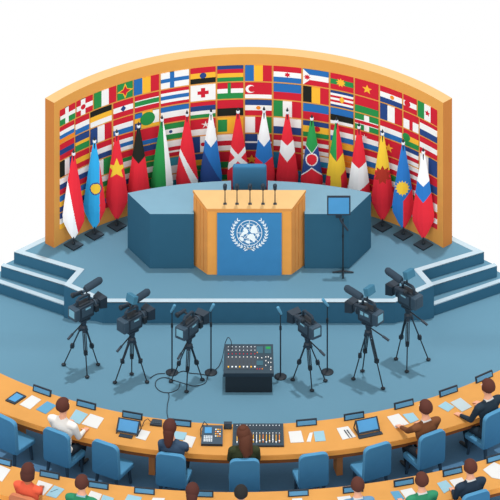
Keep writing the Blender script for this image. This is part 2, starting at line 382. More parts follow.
for px, pt, fn, lab in SF:
    X = (px-250)/S; Y = WY+math.sqrt(RF**2-(X-WX)**2)
    ztop = ((250-pt)/S-Y*ST)/CT - HS; rnd = random.Random(int(px))
    t = thing('standing_flag', lab, 'flag', (X, Y, HS), 0, 'flags on floor stands before the wall')
    part(lambda b: b.prism([(0, -.142), (.142, 0), (0, .142), (-.142, 0)], 0, .022, slate_m, black_m), 'base_plate', t)
    part(lambda b: (b.tube([(0, 0, .02), (0, 0, ztop-.06)], .011, black_m, 10), b.lathe([(.022, 0), (.022, .03), (.012, .05)], black_m, 12, (0, 0, .02))), 'pole', t)
    part(lambda b: (b.lathe([(.016, -.09), (.026, -.08), (.026, -.05), (.015, -.045)], chrome, 12, (0, 0, ztop)), b.lathe([(.012, -.05), (.02, -.035), (.001, .02)], black_m, 12, (0, 0, ztop))), 'finial', t)
    NT, NA = 130, 88; d0, d1 = 5.5, (ztop*PV-7.5); vs = []; fs = []; ms = []
    sec = []
    sh = rnd.uniform(-.12, .12)
    key = [(-1, 0), (-.55, -.22), (sh, -.31), (.55, -.2), (1, 0), (.5, .25), (0, .3), (-.5, .25)]
    for i in range(NA):
        s = i/NA*8; k = int(s); fr = s-k; a, b_ = key[k], key[(k+1) % 8]; sec.append((a[0]+(b_[0]-a[0])*fr, a[1]+(b_[1]-a[1])*fr))
    L = (d1-d0)/PV; zt = ztop-d0/PV
    for j in range(NT+1):
        w = prof(j/NT); z = zt-L*j/NT
        for (sx, sy) in sec: vs.append((sx*w, sy*w, z))
    for j in range(NT):
        d = d0+(d1-d0)*(j+.5)/NT; w = prof((j+.5)/NT)
        for i in range(NA):
            fs.append((j*NA+i, (j+1)*NA+i, (j+1)*NA+(i+1) % NA, j*NA+(i+1) % NA))
            x = (sec[i][0]+sec[(i+1) % NA][0])/2*w*S
            ms.append(CC[fn(x, d)])
    fs += [list(range(NA)), [NT*NA+i for i in range(NA)][::-1]]; ms += [ms[0], ms[-1]]
    b = MB(); b.add(vs, fs, ms); b.build('cloth', t)
# ------------------------------------------------------------------ dais desk
HD = .95; zd = HS+HD
fr = [G(127.6, 193, zd), G(150, 214, zd), G(349, 214, zd), G(371, 193, zd)]
bk = []
for i in range(21):
    x = 371-(371-127.6)*i/20; u = (x-249.3)/121.7
    bk.append(G(x, 180.6+12.4*(abs(u)**2.1), zd))
nl, nr = -.27, .255; ny = G(0, 262-HD*0+0, HS).y
fy = G(0, 214, zd).y; ny = fy+.345; rx0, rx1, ry = -.803, .780, fy+.2
pl = [(fr[0].x, fr[0].y), (fr[1].x, fr[1].y), (rx0, fy), (rx0, ry), (rx1, ry), (rx1, fy), (fr[2].x, fr[2].y), (fr[3].x, fr[3].y)]+[(p.x, p.y) for p in bk[1:-1] if p.x > nr]
yb = bk[10].y
pl += [(nr, yb), (nr, ny), (nl, ny), (nl, yb)]+[(p.x, p.y) for p in bk[1:-1] if p.x < nl]
dz = thing('dais_desk', 'wide blue presiding desk with dark teal front behind the podium', 'desk', (0, 0, HS))
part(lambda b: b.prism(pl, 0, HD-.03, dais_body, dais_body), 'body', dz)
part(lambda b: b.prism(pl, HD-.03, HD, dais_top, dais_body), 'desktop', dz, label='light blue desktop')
# ------------------------------------------------------------------ podium
g = G(250, 274.6, HS); YF = g.y
pod = thing('podium', 'wooden speaker podium with blue panel and white emblem', 'podium', ((249.4-250)/S, YF, HS))
zf = 64.3/PV; zt_ = 65.6/PV; dp = .25; wf, wb = .597, .797
slope = .128/dp
hexa = [(-wf, 0), (wf, 0), (wb, dp), (-wb, dp)]
zs = lambda p: zf+p[1]*slope
part(lambda b: b.prism(hexa, 0, lambda p: zs(p), pod_wood, pod_wood), 'body', pod)
def slats(b, s):
    if 1:
        for k in range(4):
            t0, t1 = k/4+.02, (k+1)/4-.02
            pts = [(s*(wf+(wb-wf)*t), dp*t) for t in (t0, t1)]
            n = Vector((dp, -(wb-wf))).normalized()*.008
            q = [pts[0], pts[1], (pts[1][0]+s*n.x, pts[1][1]+n.y), (pts[0][0]+s*n.x, pts[0][1]+n.y)]
            b.prism(q, .02, lambda p: zs((0, max(0, p[1])))-.04, pod_side)
for s_ in (-1, 1): part(lambda b: slats(b, s_), 'side_slats', pod, label='fluted darker side boards')
top = [(-wf-.012, -.015), (wf+.012, -.015), (wb+.012, dp+.005), (-wb-.012, dp+.005)]
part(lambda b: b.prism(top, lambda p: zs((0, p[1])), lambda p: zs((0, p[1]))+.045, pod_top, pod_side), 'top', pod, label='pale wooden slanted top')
pw = 32.3/S
fp = part(lambda b: b.box((0, -.010, .541), (2*pw, .02, 1.082), panel_blue), 'front_panel', pod, label='blue front panel')
def emblem(b):
    cx, cz, Y0 = 0, (274.6-232.0)/PV, -.021; V = lambda x, z, h=0: (cx+x, Y0-.003-h, cz+z)
    kz = 1.0*S/PV*1.0
    def ring(r, w, n=40):
        for i in range(n):
            a0, a1 = 2*math.pi*i/n, 2*math.pi*(i+1)/n
            P = [(r-w/2, a0), (r+w/2, a0), (r+w/2, a1), (r-w/2, a1)]
            vs = [V(q*math.cos(a), q*math.sin(a)*kz) for q, a in P]+[(p[0], Y0+.001, p[2]) for p in [V(q*math.cos(a), q*math.sin(a)*kz) for q, a in P]]
            b.add(vs, [(0, 1, 2, 3), (1, 0, 4, 5), (3, 2, 6, 7)], white_e)
    def pol(pts, h=.001):
        n = len(pts); vs = [V(x, z*kz, h) for x, z in pts]+[(cx+x, Y0+.001, cz+z*kz) for x, z in pts]
        b.add(vs, [list(range(n))]+[[i, (i+1) % n, (i+1) % n+n, i+n] for i in range(n)], white_e)
    R = .182
    for k in (.98, .75, .52, .28): ring(R*k, .006 if k < .9 else .009)
    for i in range(8):
        a = math.pi*i/4+0; c, s_ = math.cos(a), math.sin(a); w = .0035
        pol([(c*R*.12-s_*w, s_*R*.12+c*w), (c*R*.12+s_*w, s_*R*.12-c*w), (c*R+s_*w, s_*R-c*w), (c*R-s_*w, s_*R+c*w)], 0)
    def blob(pts): pol([(x*R, z*R) for x, z in pts], .0015)
    blob([(.12,.30),(.2,.52),(.36,.62),(.5,.5),(.62,.28),(.66,.05),(.5,-.05),(.34,-.02),(.16,.02),(.05,.12)])
    blob([(-.08,.1),(-.2,.32),(-.38,.4),(-.5,.28),(-.44,.1),(-.6,-.02),(-.72,-.22),(-.52,-.26),(-.36,-.1),(-.2,-.06)])
    blob([(-.72,-.28),(-.84,-.4),(-.7,-.56),(-.5,-.66),(-.44,-.5),(-.52,-.34)])
    blob([(.05,-.08),(.3,-.1),(.42,-.26),(.5,-.5),(.38,-.76),(.24,-.62),(.06,-.5),(-.08,-.42),(-.22,-.4),(-.14,-.2)])
    blob([(.5,-.12),(.72,-.05),(.8,-.22),(.62,-.34)]); blob([(-.3,-.56),(0,-.62),(.1,-.76),(-.1,-.84),(-.3,-.74)])
    blob([(-.1,.42),(.02,.55),(-.1,.7),(-.24,.56)])
    RL = R*1.34
    for s in (-1, 1):
        prev = None
        for i in range(15):
            a = math.radians(-112+i*11.2); c, q = math.cos(a)*RL*s, math.sin(a)*RL*(.90 if a < 0 else 1)
            if prev:
                dx, dz_ = c-prev[0], q-prev[1]; L = math.hypot(dx, dz_); nx, nz = -dz_/L*.0035, dx/L*.0035
                pol([(prev[0]-nx, prev[1]-nz), (c-nx, q-nz), (c+nx, q+nz), (prev[0]+nx, prev[1]+nz)], 0)
            prev = (c, q)
            if i > 1:
                for sd in (-1, 1):
                    ta = a+math.pi/2; tx, tz = math.cos(ta)*s, math.sin(ta); rx, rz_ = math.cos(a)*s, math.sin(a)
                    Lf = .046; ex, ez = c+tx*Lf*.8+rx*sd*.028, q+tz*Lf*.8+rz_*sd*.028
                    mxx, mz = (c+ex)/2, (q+ez)/2; px_, pz_ = -(ez-q), (ex-c); k = .17
                    pol([(c, q), (mxx+px_*k, mz+pz_*k), (ex, ez), (mxx-px_*k, mz-pz_*k)], .001)
        pol([(0, -RL*.88), (s*.05, -RL*.96), (s*.075, -RL*1.04), (s*.06, -RL*1.05), (-s*.005, -RL*.93)], .001)
part(emblem, 'emblem', fp, label='white globe emblem in laurel branches')
# podium microphones
mic0 = None
for i, x in enumerate((225, 237, 250, 263, 275)):
    yy = .055; loc = ((x-250)/S, YF+yy, HS+zf+.045+yy*slope)
    lab = ['leftmost black microphone on podium top', 'second black microphone from left on podium', 'middle black microphone on podium top', 'second black microphone from right on podium', 'rightmost black microphone on podium top'][i]
    if mic0 is None:
        mic0 = thing('podium_microphone', lab, 'microphone', loc, 0, 'microphones on the podium')
        part(lambda b: b.box((0, 0, .002), (.05, .03, .012), black_m, rx=math.atan(slope)), 'base', mic0)
        part(lambda b: b.tube([(0, 0, 0), (0, -.004, .2), (0, -.012, .27)], [.008, .007, .007], black_m, 8), 'stem', mic0)
        part(lambda b: b.capsule((0, -.012, .27), (0, -.02, .335), .026, .03, black2, 12), 'foam_cover', mic0, smooth=True)
    else:
        c = copy_tree(mic0); c.location = loc; c['label'] = lab
# ------------------------------------------------------------------ chairs
def make_chair(m=chair_m, ms=chair_s):
    t = thing('blue_chair', '', 'chair')
    def seat(b):
        pts = []
        for (cx, cy, a0) in ((.17, .40, 0), (-.17, .40, 90), (-.19, .03, 180), (.19, .03, 270)):
            for k in range(5):
                a = math.radians(a0+90*k/4); r = .045 if cy > .1 else .02; pts.append((cx+r*math.cos(a), cy+r*math.sin(a)))
        b.prism(pts, .285, .365, ms)
    part(seat, 'seat', t, bevel=.02, seg=3)
    def back(b):
        W, r = .222, .095; P = [(-W, .31), (W, .31)]; P = []
        for (cx, cz, a0, rr) in ((W-.05, .30, -90, .05), (W-r-.005, .90-r, 0, r), (-W+r+.005, .90-r, 90, r), (-W+.05, .30, 180, .05)):
            for k in range(7):
                a = math.radians(a0+90*k/6); P.append((cx+rr*math.cos(a), cz+rr*math.sin(a)))
        P = [(x, z+(.06 if z < .5 else 0)) for x, z in P]
        n = len(P); f = lambda x, z, y: (x*(1-.02*(z-.3)), y-.05*(z-.35)+.28*x*x, z)
        vs = [f(x, z, -.038) for x, z in P]+[f(x, z, .038) for x, z in P]
        b.add(vs, [list(range(n)), [i+n for i in range(n)][::-1]]+[[(i+1) % n, i, i+n, (i+1) % n+n] for i in range(n)], [m, m]+[ms]*n)
    part(back, 'backrest', t, bevel=.012, seg=2)
    for x, y, dx, dy in ((-.155, .03, -.02, -.03), (.155, .03, .02, -.03), (-.155, .37, -.015, .03), (.155, .37, .015, .03)):
        part(lambda b: b.tube([(x, y, .29), (x+dx, y+dy, 0)], [.028, .019], leg_m, 8), 'leg', t)
    return t
cm = make_chair(); cm_used = [False]
def chair(px, ytop, hd, label, group='blue chairs at the delegate desks', gz=0, base=None, src=None, H=52.5):
    src = src or cm
    if base is None: base = G(px, ytop+H, 0)
    o = src if not src.get('_u') else copy_tree(src)
    src['_u'] = 1
    if '_u' in o.keys() and o is not src: del o['_u']
    o.location = base; o.rotation_euler = (0, 0, -math.radians(hd)); o['label'] = label; o['group'] = group
    return o
CH = [(5, 415, 40, 'empty blue chair cut by left edge of the photo'),
 (57, 429, 33, 'blue chair under the person in light grey shirt'),
 (106, 441, 31, 'empty blue chair left of the navy-topped person'),
 (171, 452, 13, 'blue chair under the person in navy top'),
 (244.5, 457.5, -2, 'blue chair under the person in olive top at mixer'),
 (313.5, 452, -14, 'empty blue chair right of the olive-topped person'),
 (377, 443, -28, 'empty blue chair beside the person in brown jacket'),
 (431.5, 431, -33, 'blue chair under the person in brown jacket'),
 (495, 409.5, -40, 'blue chair under the dark suited person at right edge')]
chs = [chair(*c) for c in CH]
# presiding chair (tall)
pc = thing('presiding_chair', 'tall blue chair between the dais and podium', 'chair', (-.005, G(0, 240, HS).y, HS))
part(lambda b: b.box((0, 0, .86), (.485, .09, .92), chair_m), 'backrest', pc, bevel=.04, seg=3)
part(lambda b: b.box((0, -.19, .43), (.46, .36, .09), chair_s), 'seat', pc, bevel=.03, seg=3)
for x in (-.19, .19):
    for y in (-.33, -.03): part(lambda b: b.tube([(x, y, .4), (x, y, 0)], [.022, .016], leg_m, 8), 'leg', pc)
# ------------------------------------------------------------------ delegate desks
def delegate_desk(cx, cy, R, W, a0, a1, label, legs):
    t = thing('delegate_desk', label, 'desk', (0, 0, 0), 0, 'curved delegate desks')
    def ringpoly(r0, r1): 
        n = 60; A = [a0+(a1-a0)*i/n for i in range(n+1)]
        return A, r0, r1
    def seg(b, r0, r1, z0, z1, mt, ms):
        n = 60; vs = []; fs = []; mm = []
        for i in range(n+1):
            a = a0+(a1-a0)*i/n
            for r, z in ((r0, z0), (r1, z0), (r1, z1), (r0, z1)): vs.append((cx+r*math.sin(a), cy-r*math.cos(a), z))
        for i in range(n):
            o = 4*i; p = o+4; fs += [(o+3, o+2, p+2, p+3), (o+2, o+1, p+1, p+2), (o+1, o, p, p+1), (o, o+3, p+3, p)]; mm += [mt, ms, ms, ms]
        fs += [(0, 1, 2, 3), (4*n+3, 4*n+2, 4*n+1, 4*n)]; mm += [ms, ms]; b.add(vs, fs, mm)
    part(lambda b: seg(b, R, R+W, DZ-.085, DZ, wood_desk, wood_edge), 'worktop', t)
    for q0, q1 in ((R+W-.075, R+W-.05), (R+.06, R+.085)): part(lambda b: seg(b, q0, q1, DZ-.175, DZ-.085, wood_apron, wood_apron), 'apron', t, label='dark brown apron below the worktop')
    for a in legs:
        r = R+.42
        part(lambda b: b.box((cx+r*math.sin(a), cy-r*math.cos(a), (DZ-.085)/2), (.09, .22, DZ-.085), wood_leg, rz=a), 'leg', t, label='brown timber leg')
def ang(px, R, cx): return math.asin(((px-250)/S-cx)/R)
delegate_desk(D1x, D1y, 5.5, .776, -.74, .74, 'long curved orange desk nearest the stage, front row', [ang(153, 5.95, D1x), ang(338.5, 5.95, D1x), ang(18, 5.95, D1x), ang(478, 5.95, D1x)])
delegate_desk(D2x, D2y, 8.2, .72, -.52, .52, 'long curved orange desk along bottom of the photo, back row', [ang(60, 8.65, D2x), ang(155, 8.65, D2x), ang(330, 8.65, D2x), ang(440, 8.65, D2x)])
# displays
dp0 = None
def display(px, py, hd, label, grp):
    global dp0
    base = G(px, py+2.6, DZ)
    if dp0 is None:
        dp0 = thing('desk_display', label, 'screen', (0, 0, 0), 0, grp)
        part(lambda b: b.box((0, 0, .052), (.30, .022, .104), black2, rx=-.2), 'frame', dp0)
        part(lambda b: b.box((0, -.0125, .0525), (.262, .004, .064), screen_m, rx=-.2), 'screen', dp0, label='lit blue screen')
        o = dp0
    else: o = copy_tree(dp0)
    o.location = base; o.rotation_euler = (0, 0, -math.radians(hd)); o['label'] = label; o['group'] = grp
def hd1(px): return -math.degrees(math.asin(((px-250)/S-D1x)/5.6))
def hd2(px): return -math.degrees(math.asin(((px-250)/S-D2x)/8.3))
for px, py, lab in ((42.2, 391, 'blue strip display near the left-edge tablet, front desk'), (86.3, 405, 'blue strip display right of the grey-shirted person'), (132.4, 415.7, 'blue strip display behind the left tilted tablet'),
    (181, 423.2, 'blue strip display partly behind the navy-topped person'), (306.5, 422.8, 'blue strip display right of the large desk mixer'), (354, 416.4, 'blue strip display behind the right tilted tablet'),
    (403.8, 404.5, 'blue strip display in front of person in brown jacket'), (448.4, 391.5, 'blue strip display between brown jacket and dark suit'), (484, 377, 'blue strip display beyond the dark suited person')):
    display(px, py, hd1(px), lab, 'strip displays along the front desk')
for px, py, lab in ((2, 461.5, 'blue strip display at bottom left edge, back desk'), (49.7, 475, 'blue strip display right of the red-sweatered person'), (98.5, 485.5, 'blue strip display right of green-sweatered person at left'),
    (144.5, 491, 'blue strip display at back desk below the navy-topped person'), (203, 494, 'blue strip display right of the dark-topped person at bottom edge'), (298.3, 493.2, 'blue strip display on back desk below an empty chair'),
    (353, 489.5, 'blue strip display behind the head of slate-suited person'), (403.8, 482.6, 'blue strip display left of right-hand green sweater'), (452.5, 471.8, 'blue strip display left of navy suited person'), (496, 458, 'blue strip display at bottom right edge')):
    display(px, py, hd2(px), lab, 'strip displays along the back desk')
# papers
WR = lambda b, q: None
def paper(name, quad, m, label, cat='paper', grp='papers on the delegate desks', z=DZ, lines=None):
    b = MB(); P = [G(x, y, z) for x, y in quad]
    b.prism([(p.x, p.y) for p in P], z+.001, z+.007, m)
    c = sum((Vector((p.x, p.y, 0)) for p in P), Vector())/len(P)
    for v in range(len(b.v)): b.v[v] = (b.v[v][0]-c.x, b.v[v][1]-c.y, b.v[v][2]-z)
    if lines:
        for (x0, y0, x1, y1) in lines:
            a, e = G(x0, y0, z), G(x1, y1, z); b.tube([(a.x-c.x, a.y-c.y, .008), (e.x-c.x, e.y-c.y, .008)], .004, black_m, 4)
    o = b.build(name); o.location = (c.x, c.y, z); tag(o, label, cat, grp)
paper('white_paper', [(32,395.5),(41.3,400),(30,409.6),(19.5,404.8)], paper_w, 'white paper right of the left-edge tablet')
paper('blue_folder', [(47.3,401.5),(56.3,405.8),(45.8,414.2),(36,409.7)], paper_b, 'mid blue folder left of the grey-shirted person', 'folder')
paper('blue_folder', [(76,409.6),(88,414.6),(79.5,424.5),(69,420)], paper_l, 'light blue folder right of grey-shirted person', 'folder')
paper('white_paper', [(90.5,414),(104,418.5),(97,429),(81.5,424.2)], paper_w, 'white paper under hand of grey-shirted person')
paper('white_paper', [(138.7,429.3),(150.4,432),(145.5,440.7),(135.6,438)], paper_w, 'white paper right of the left tilted tablet')
paper('blue_folder', [(173,431),(187,433),(184.5,440.5),(171,438.5)], paper_l, 'light blue folder in front of navy-topped person', 'folder')
paper('white_paper', [(186.5,435.5),(196,437.6),(191.6,448),(181,445)], paper_w, 'white paper right of navy-topped person')
paper('white_paper', [(288.4,432),(301,431),(304,442.4),(290.6,443)], paper_w, 'white paper just right of the large desk mixer')
paper('blue_folder', [(313.5,432),(323.7,431),(325.8,441),(315.3,441.8)], paper_l, 'light blue folder behind the empty middle-right chair', 'folder')
paper('white_paper', [(309.5,433.3),(312.8,432.7),(310.8,442),(306.5,442)], paper_w, 'narrow white paper beside the light blue folder')
paper('white_paper', [(336.6,428.6),(348,426.6),(356,437),(342.6,440)], paper_w, 'white paper carrying two black pens')
paper('white_paper', [(387,417),(398.6,414),(409,424),(395.5,428.5)], paper_w, 'white paper under hand of brown-jacketed person')
paper('blue_folder', [(402.5,414.7),(413,413),(419,420),(410.5,423.5)], paper_l, 'light blue folder before the brown-jacketed person', 'folder')
paper('blue_folder', [(445.4,401.7),(454.5,407),(448,412),(438,406.4)], paper_l, 'small light blue folder left of dark suited person', 'folder')
paper('pale_paper', [(460.5,398),(472,407),(462,412),(450.3,402.7)], paper_p, 'pale grey paper by hand of dark suited person')
g2 = 'papers on the back desk'
paper('white_paper', [(0,465.5),(10.5,470),(2,482),(-8,476)], paper_w, 'white paper at the bottom left edge', 'paper', g2)
paper('white_paper', [(38.5,480.5),(53,485),(43.5,495.5),(34,491)], paper_w, 'white paper under hand of red-sweatered person', 'paper', g2)
paper('blue_folder', [(54.3,485.7),(64.5,489.5),(56,498.5),(45.6,495.5)], paper_l, 'light blue folder with black pen stroke, bottom left', 'folder', g2, lines=[(50.5,492.5,58,489.5)])
paper('white_paper', [(91,491),(102,494.6),(98,503),(87,498)], paper_w, 'white paper right of left green sweater', 'paper', g2)
paper('blue_folder', [(103,495),(114,498.5),(110,507),(99.3,503.5)], paper_l, 'light blue folder right of left green sweater', 'folder', g2)
paper('blue_folder', [(128,494.7),(142,497.5),(139,505),(124,502)], paper_l, 'light blue folder cut by photo bottom below strip display', 'folder', g2)
paper('white_paper', [(153,498),(165,498.5),(162,506),(149,505)], paper_w, 'white paper sliver left of dark-topped person, bottom', 'paper', g2)
paper('white_paper', [(292,499),(302,498.4),(304,507),(293,507)], paper_w, 'white paper sliver at bottom centre right', 'paper', g2)
paper('white_paper', [(337,497.5),(350,496),(354,504),(340,505)], paper_w, 'white paper left of slate-suited person', 'paper', g2)
paper('blue_folder', [(390.3,492),(398.6,491),(404.6,499),(396,501)], paper_b, 'mid blue folder left of right green sweater', 'folder', g2)
paper('white_paper', [(400.2,490.8),(411.6,488.3),(418,496),(406,499)], paper_w, 'white paper left of right green sweater', 'paper', g2)
paper('blue_folder', [(437,483.5),(446,480.5),(453.2,488),(444,493.7)], paper_l, 'light blue folder left of navy suited person', 'folder', g2)
paper('white_paper', [(449.3,480.5),(461.8,477.8),(466,483),(455,487.8)], paper_w, 'white paper under hand of navy suited person', 'paper', g2)
paper('open_booklet', [(483,470),(494,462.5),(506,468),(503,480),(492,478)], paper_w, 'open white booklet at the bottom right edge', 'booklet', g2)
for i in range(2):
    a = G(344.5+2.6*i, 430.5-.4*i, DZ+.012); e = G(350+2.6*i, 438-.4*i, DZ+.012)
    t = thing('pen', ['left black pen on white paper', 'right black pen on white paper'][i], 'pen', tuple(a), 0, 'pens on the white paper')
    d = e-a; part(lambda b: b.tube([(0, 0, 0), tuple(d*.8), tuple(d)], [.006, .006, .001], black_m, 8), 'barrel', t)
    part(lambda b: b.tube([tuple(d*-.03), tuple(d*.35)], .008, black2, 8), 'cap', t)
# flat tablet left
def quadbox(b, quad, z0, z1, m, c):
    P = [G(x, y, DZ) for x, y in quad]; b.prism([(p.x-c.x, p.y-c.y) for p in P], z0, z1, m)
c = G(15.8, 398.8, DZ); t = thing('tablet', 'dark flat tablet lying at the left edge of the desk', 'tablet', tuple(c))
q = [(5.3,401),(16.8,392.5),(26.3,397),(14.7,404.8)]
part(lambda b: quadbox(b, q, 0, .02, black2, c), 'case', t)
q2 = [(15.8+(x-15.8)*.72, 398.8+(y-398.8)*.72) for x, y in q]
part(lambda b: quadbox(b, q2, .02, .024, screen2, c), 'screen', t, label='blue screen')
# tilted tablets
def tilted(px, py, hd, label, w=.33, fl=False):
    t = thing('tilted_tablet', label, 'tablet', tuple(G(px, py, DZ)), -math.radians(hd), 'tilted tablets on the front desk')
    rx = -math.radians(38); 
    Mx = Matrix.Translation((0, .02, .02)) @ Matrix.Rotation(rx, 4, 'X')
    def fr_(b): b.M = Mx; b.box((0, 0, .105), (w, .018, .21), black2)
    part(fr_, 'frame', t)
    def sc_(b): b.M = Mx; b.box((0, -.011, .11), (w-.05, .005, .165), screen2)
    part(sc_, 'screen', t, label='bright blue screen')
    def stn(b):
        for s in (-1, 1):
            x = s*(w/2-.012); b.tube([(x, .15, .18), (x, .22, .01)], .009, black_m, 6); b.tube([(x, .22, .01), (x, 0, .01)], .009, black_m, 6)
    part(stn, 'stand', t)
    part(lambda b: b.box((0, -.03, .008), (w+.02 if fl else w*.6, .07, .016), black2), 'foot_plate', t)
tilted(126.5, 435.5, 17, 'blue-screened tilted tablet on desk left of navy-topped person')
tilted(369.5, 434.5, -20, 'blue-screened tilted tablet on desk right of two pens', .34, True)
# conference unit
c = G(156.5, 424.5, DZ); t = thing('conference_unit', 'small black conference unit left of navy-topped person', 'microphone unit', tuple(c), -.2)
part(lambda b: b.prism([(-.09, -.05), (.09, -.05), (.07, .06), (-.07, .06)], 0, lambda p: .035+.02*(p[1] > 0), black2), 'body', t, bevel=.006)
part(lambda b: [b.box((-.04+.03*i, -.02, .046), (.018, .02, .008), black3) for i in range(4)], 'buttons', t)
part(lambda b: b.tube([(-.08, 0, .03), (-.13, .02, .07), (-.17, -.03, .06), (-.19, -.1, .01)], .006, black_m, 6), 'cable', t)
# mixer helper
def mixer(name, label, loc, rz, w, d, h0, h1, nch, group=None, wide=False):
    t = thing(name, label, 'mixer', loc, rz, group); sl = (h1-h0)/d; ang_ = math.atan(sl)
    part(lambda b: b.prism([(-w/2, 0), (w/2, 0), (w/2-.012, d), (-w/2+.012, d)], 0, lambda p: h0+p[1]*sl, console_m, black2), 'case', t)
    Z = lambda y: h0+y*sl
    chw = (w*.60 if not wide else w*.88)/nch; x0 = -w/2+w*.06
    part(lambda b: [b.box((x0+chw*nch/2, d*k, Z(d*k)+.001), (chw*nch+.01, d*hh, .004), m_, rx=ang_) for k, hh, m_ in ((.36, .46, black2), (.82, .22, black2))], 'control_panel', t)
    cs = ['white', 'red', 'white', 'white', 'teal']
    for k in range(nch):
        x = x0+chw*(k+.5)
        for j, (fy, m_) in enumerate(((.90, chrome), (.78, chrome), (.66, FC['red'] if not wide else FC['teal']), (.55, FC['white']))):
            if wide and j in (1, 2): continue
            part(lambda b: b.lathe([(chw*(.15 if not wide else .2), 0), (chw*.12, .01)], m_, 8, (x, d*fy, Z(d*fy))), 'knob', t)
        part(lambda b: b.box((x, d*.3, Z(d*.3)+.004), (.007, d*.36, .005), black_m if not wide else FC[['yellow', 'white', 'yellow', 'orange', 'yellow'][k % 5]], rx=ang_), 'fader_track', t)
        yy = d*(.2 if not wide else .12+.05*(k % 3)); part(lambda b: b.box((x, yy, Z(yy)+.01), (chw*.34, .022, .016), chrome if (k % 3 or wide) else FC['yellow'], rx=ang_), 'fader', t)
    if not wide:
        X1 = w*.22; X2 = w*.38
        part(lambda b: (b.box((X2, d*.8, Z(d*.8)+.003), (w*.13, d*.26, .006), con_scr, rx=ang_), b.box((X2+.005, d*.86, Z(d*.86)+.007), (w*.09, d*.08, .004), FC['green'], rx=ang_)), 'display', t, label='small blue green display')
        for fy_, dh_ in ((.8, .24), (.35, .16)): part(lambda b: b.box((X1, d*fy_, Z(d*fy_)+.003), (w*.13, d*dh_, .006), con_scr, rx=ang_), 'meter_panel', t)
        for j, (fx, fy, cc) in enumerate(((.17,.7,'orange'),(.18,.52,'white'),(.26,.52,'white'),(.17,.14,'red'),(.22,.14,'red'),(.27,.14,'orange'),(.34,.55,'white'),(.39,.55,'white'),(.44,.5,'white'),(.34,.42,'white'),(.39,.36,'white'),(.44,.36,'white'),(.34,.26,'white'),(.44,.2,'white'),(.44,.12,'white'))):
            part(lambda b: b.box((w*fx, d*fy, Z(d*fy)+.006), (.011, .016, .01), FC[cc], rx=ang_), 'button', t)
    return t
c = G(248.7, 373, .35); cz = G(248.7, 393, 0)
ec = part(lambda b: b.box((0, .24, .145), (.67, .46, .29), black_m), 'equipment_case', None, bevel=.008); ec.location = (cz.x, cz.y, 0)
tag(ec, 'black equipment case standing on floor beneath the sound console', 'case')
mixer('sound_console', 'large grey sound console on black case in front of stage', (cz.x, cz.y-.01, .29), 0, .72, .52, .06, .205, 8)
cdm = G(258.2, 446, DZ+.02)
mixer('desk_mixer', 'wide black mixer with coloured faders on the front desk', (cdm.x, cdm.y, DZ), 0, .74, .52, .03, .05, 14, wide=True)
# recorder
c = G(211.8, 446.2, DZ); t = thing('control_unit', 'square dark control unit with small blue screen and handset', 'control unit', tuple(c), -.03)
part(lambda b: b.prism([(-.155, 0), (.155, 0), (.145, .42), (-.145, .42)], 0, lambda p: .04+p[1]*.08, black3, black2), 'case', t)
part(lambda b: b.box((-.06, .30, .068), (.10, .13, .006), screen2, rx=.08), 'screen', t, label='small blue screen')
part(lambda b: [b.box((-.11+.026*i, .06+.035*j, .048+.003*j), (.018, .02, .008), chrome) for i in range(5) for j in range(4)], 'keypad', t)
part(lambda b: [b.box((.05+.03*i, .17+.05*j, .058+.004*j), (.02, .018, .008), FC[('white', 'yellow', 'orange')[(i+j) % 3]]) for i in range(3) for j in range(4)], 'buttons', t)
part(lambda b: b.tube([(-.16, .2, .03), (-.17, .34, .06), (-.12, .44, .12), (-.07, .42, .07)], .008, black_m, 6), 'cable', t)
c = G(227.9, 429.5, DZ); t = thing('small_speaker', 'small black speaker box between control unit and mixer', 'speaker', tuple(c))
part(lambda b: b.box((0, .04, .045), (.115, .07, .09), black2), 'cabinet', t, bevel=.004)
part(lambda b: [b.lathe([(.02, 0), (.014, .004)], black3, 10, (-.028+.056*i, .005, 0)) for i in range(0)] or b.box((0, .003, .045), (.09, .006, .06), black3), 'grille', t)
# ------------------------------------------------------------------ monitor on stand
c = G(343, 273, HS); t = thing('monitor_stand', 'slim floor stand with blue-screened monitor right of podium', 'monitor', tuple(c))
part(lambda b: (b.tube([(0, 0, .02), (0, 0, .95)], .012, black_m, 10), b.tube([(0, 0, .62), (0, 0, .66)], .018, black_m, 10)), 'pole', t)
part(lambda b: [b.tube([(0, 0, .035), (.15*math.cos(a), .15*math.sin(a), .012)], [.016, .012], black_m, 8) for a in (0, math.pi/2, math.pi, -math.pi/2)], 'base', t)
part(lambda b: (b.tube([(.07, -.03, .76), (-.02, -.02, .90), (-.06, 0, 1.0)], .016, black2, 8)), 'arm', t)
part(lambda b: b.box((-.06, 0, 1.02), (.09, .05, .1), black2), 'clamp', t, bevel=.008)
Mm = Matrix.Translation((-.06, -.03, 1.2)) @ Matrix.Rotation(-.25, 4, 'X')
def mf(b): b.M = Mm; b.box((0, 0, 0), (.335, .03, .29), black2)
def ms_(b): b.M = Mm; b.box((0, -.017, 0), (.295, .006, .245), screen2)
part(mf, 'monitor_frame', t); part(ms_, 'screen', t, label='light blue screen')
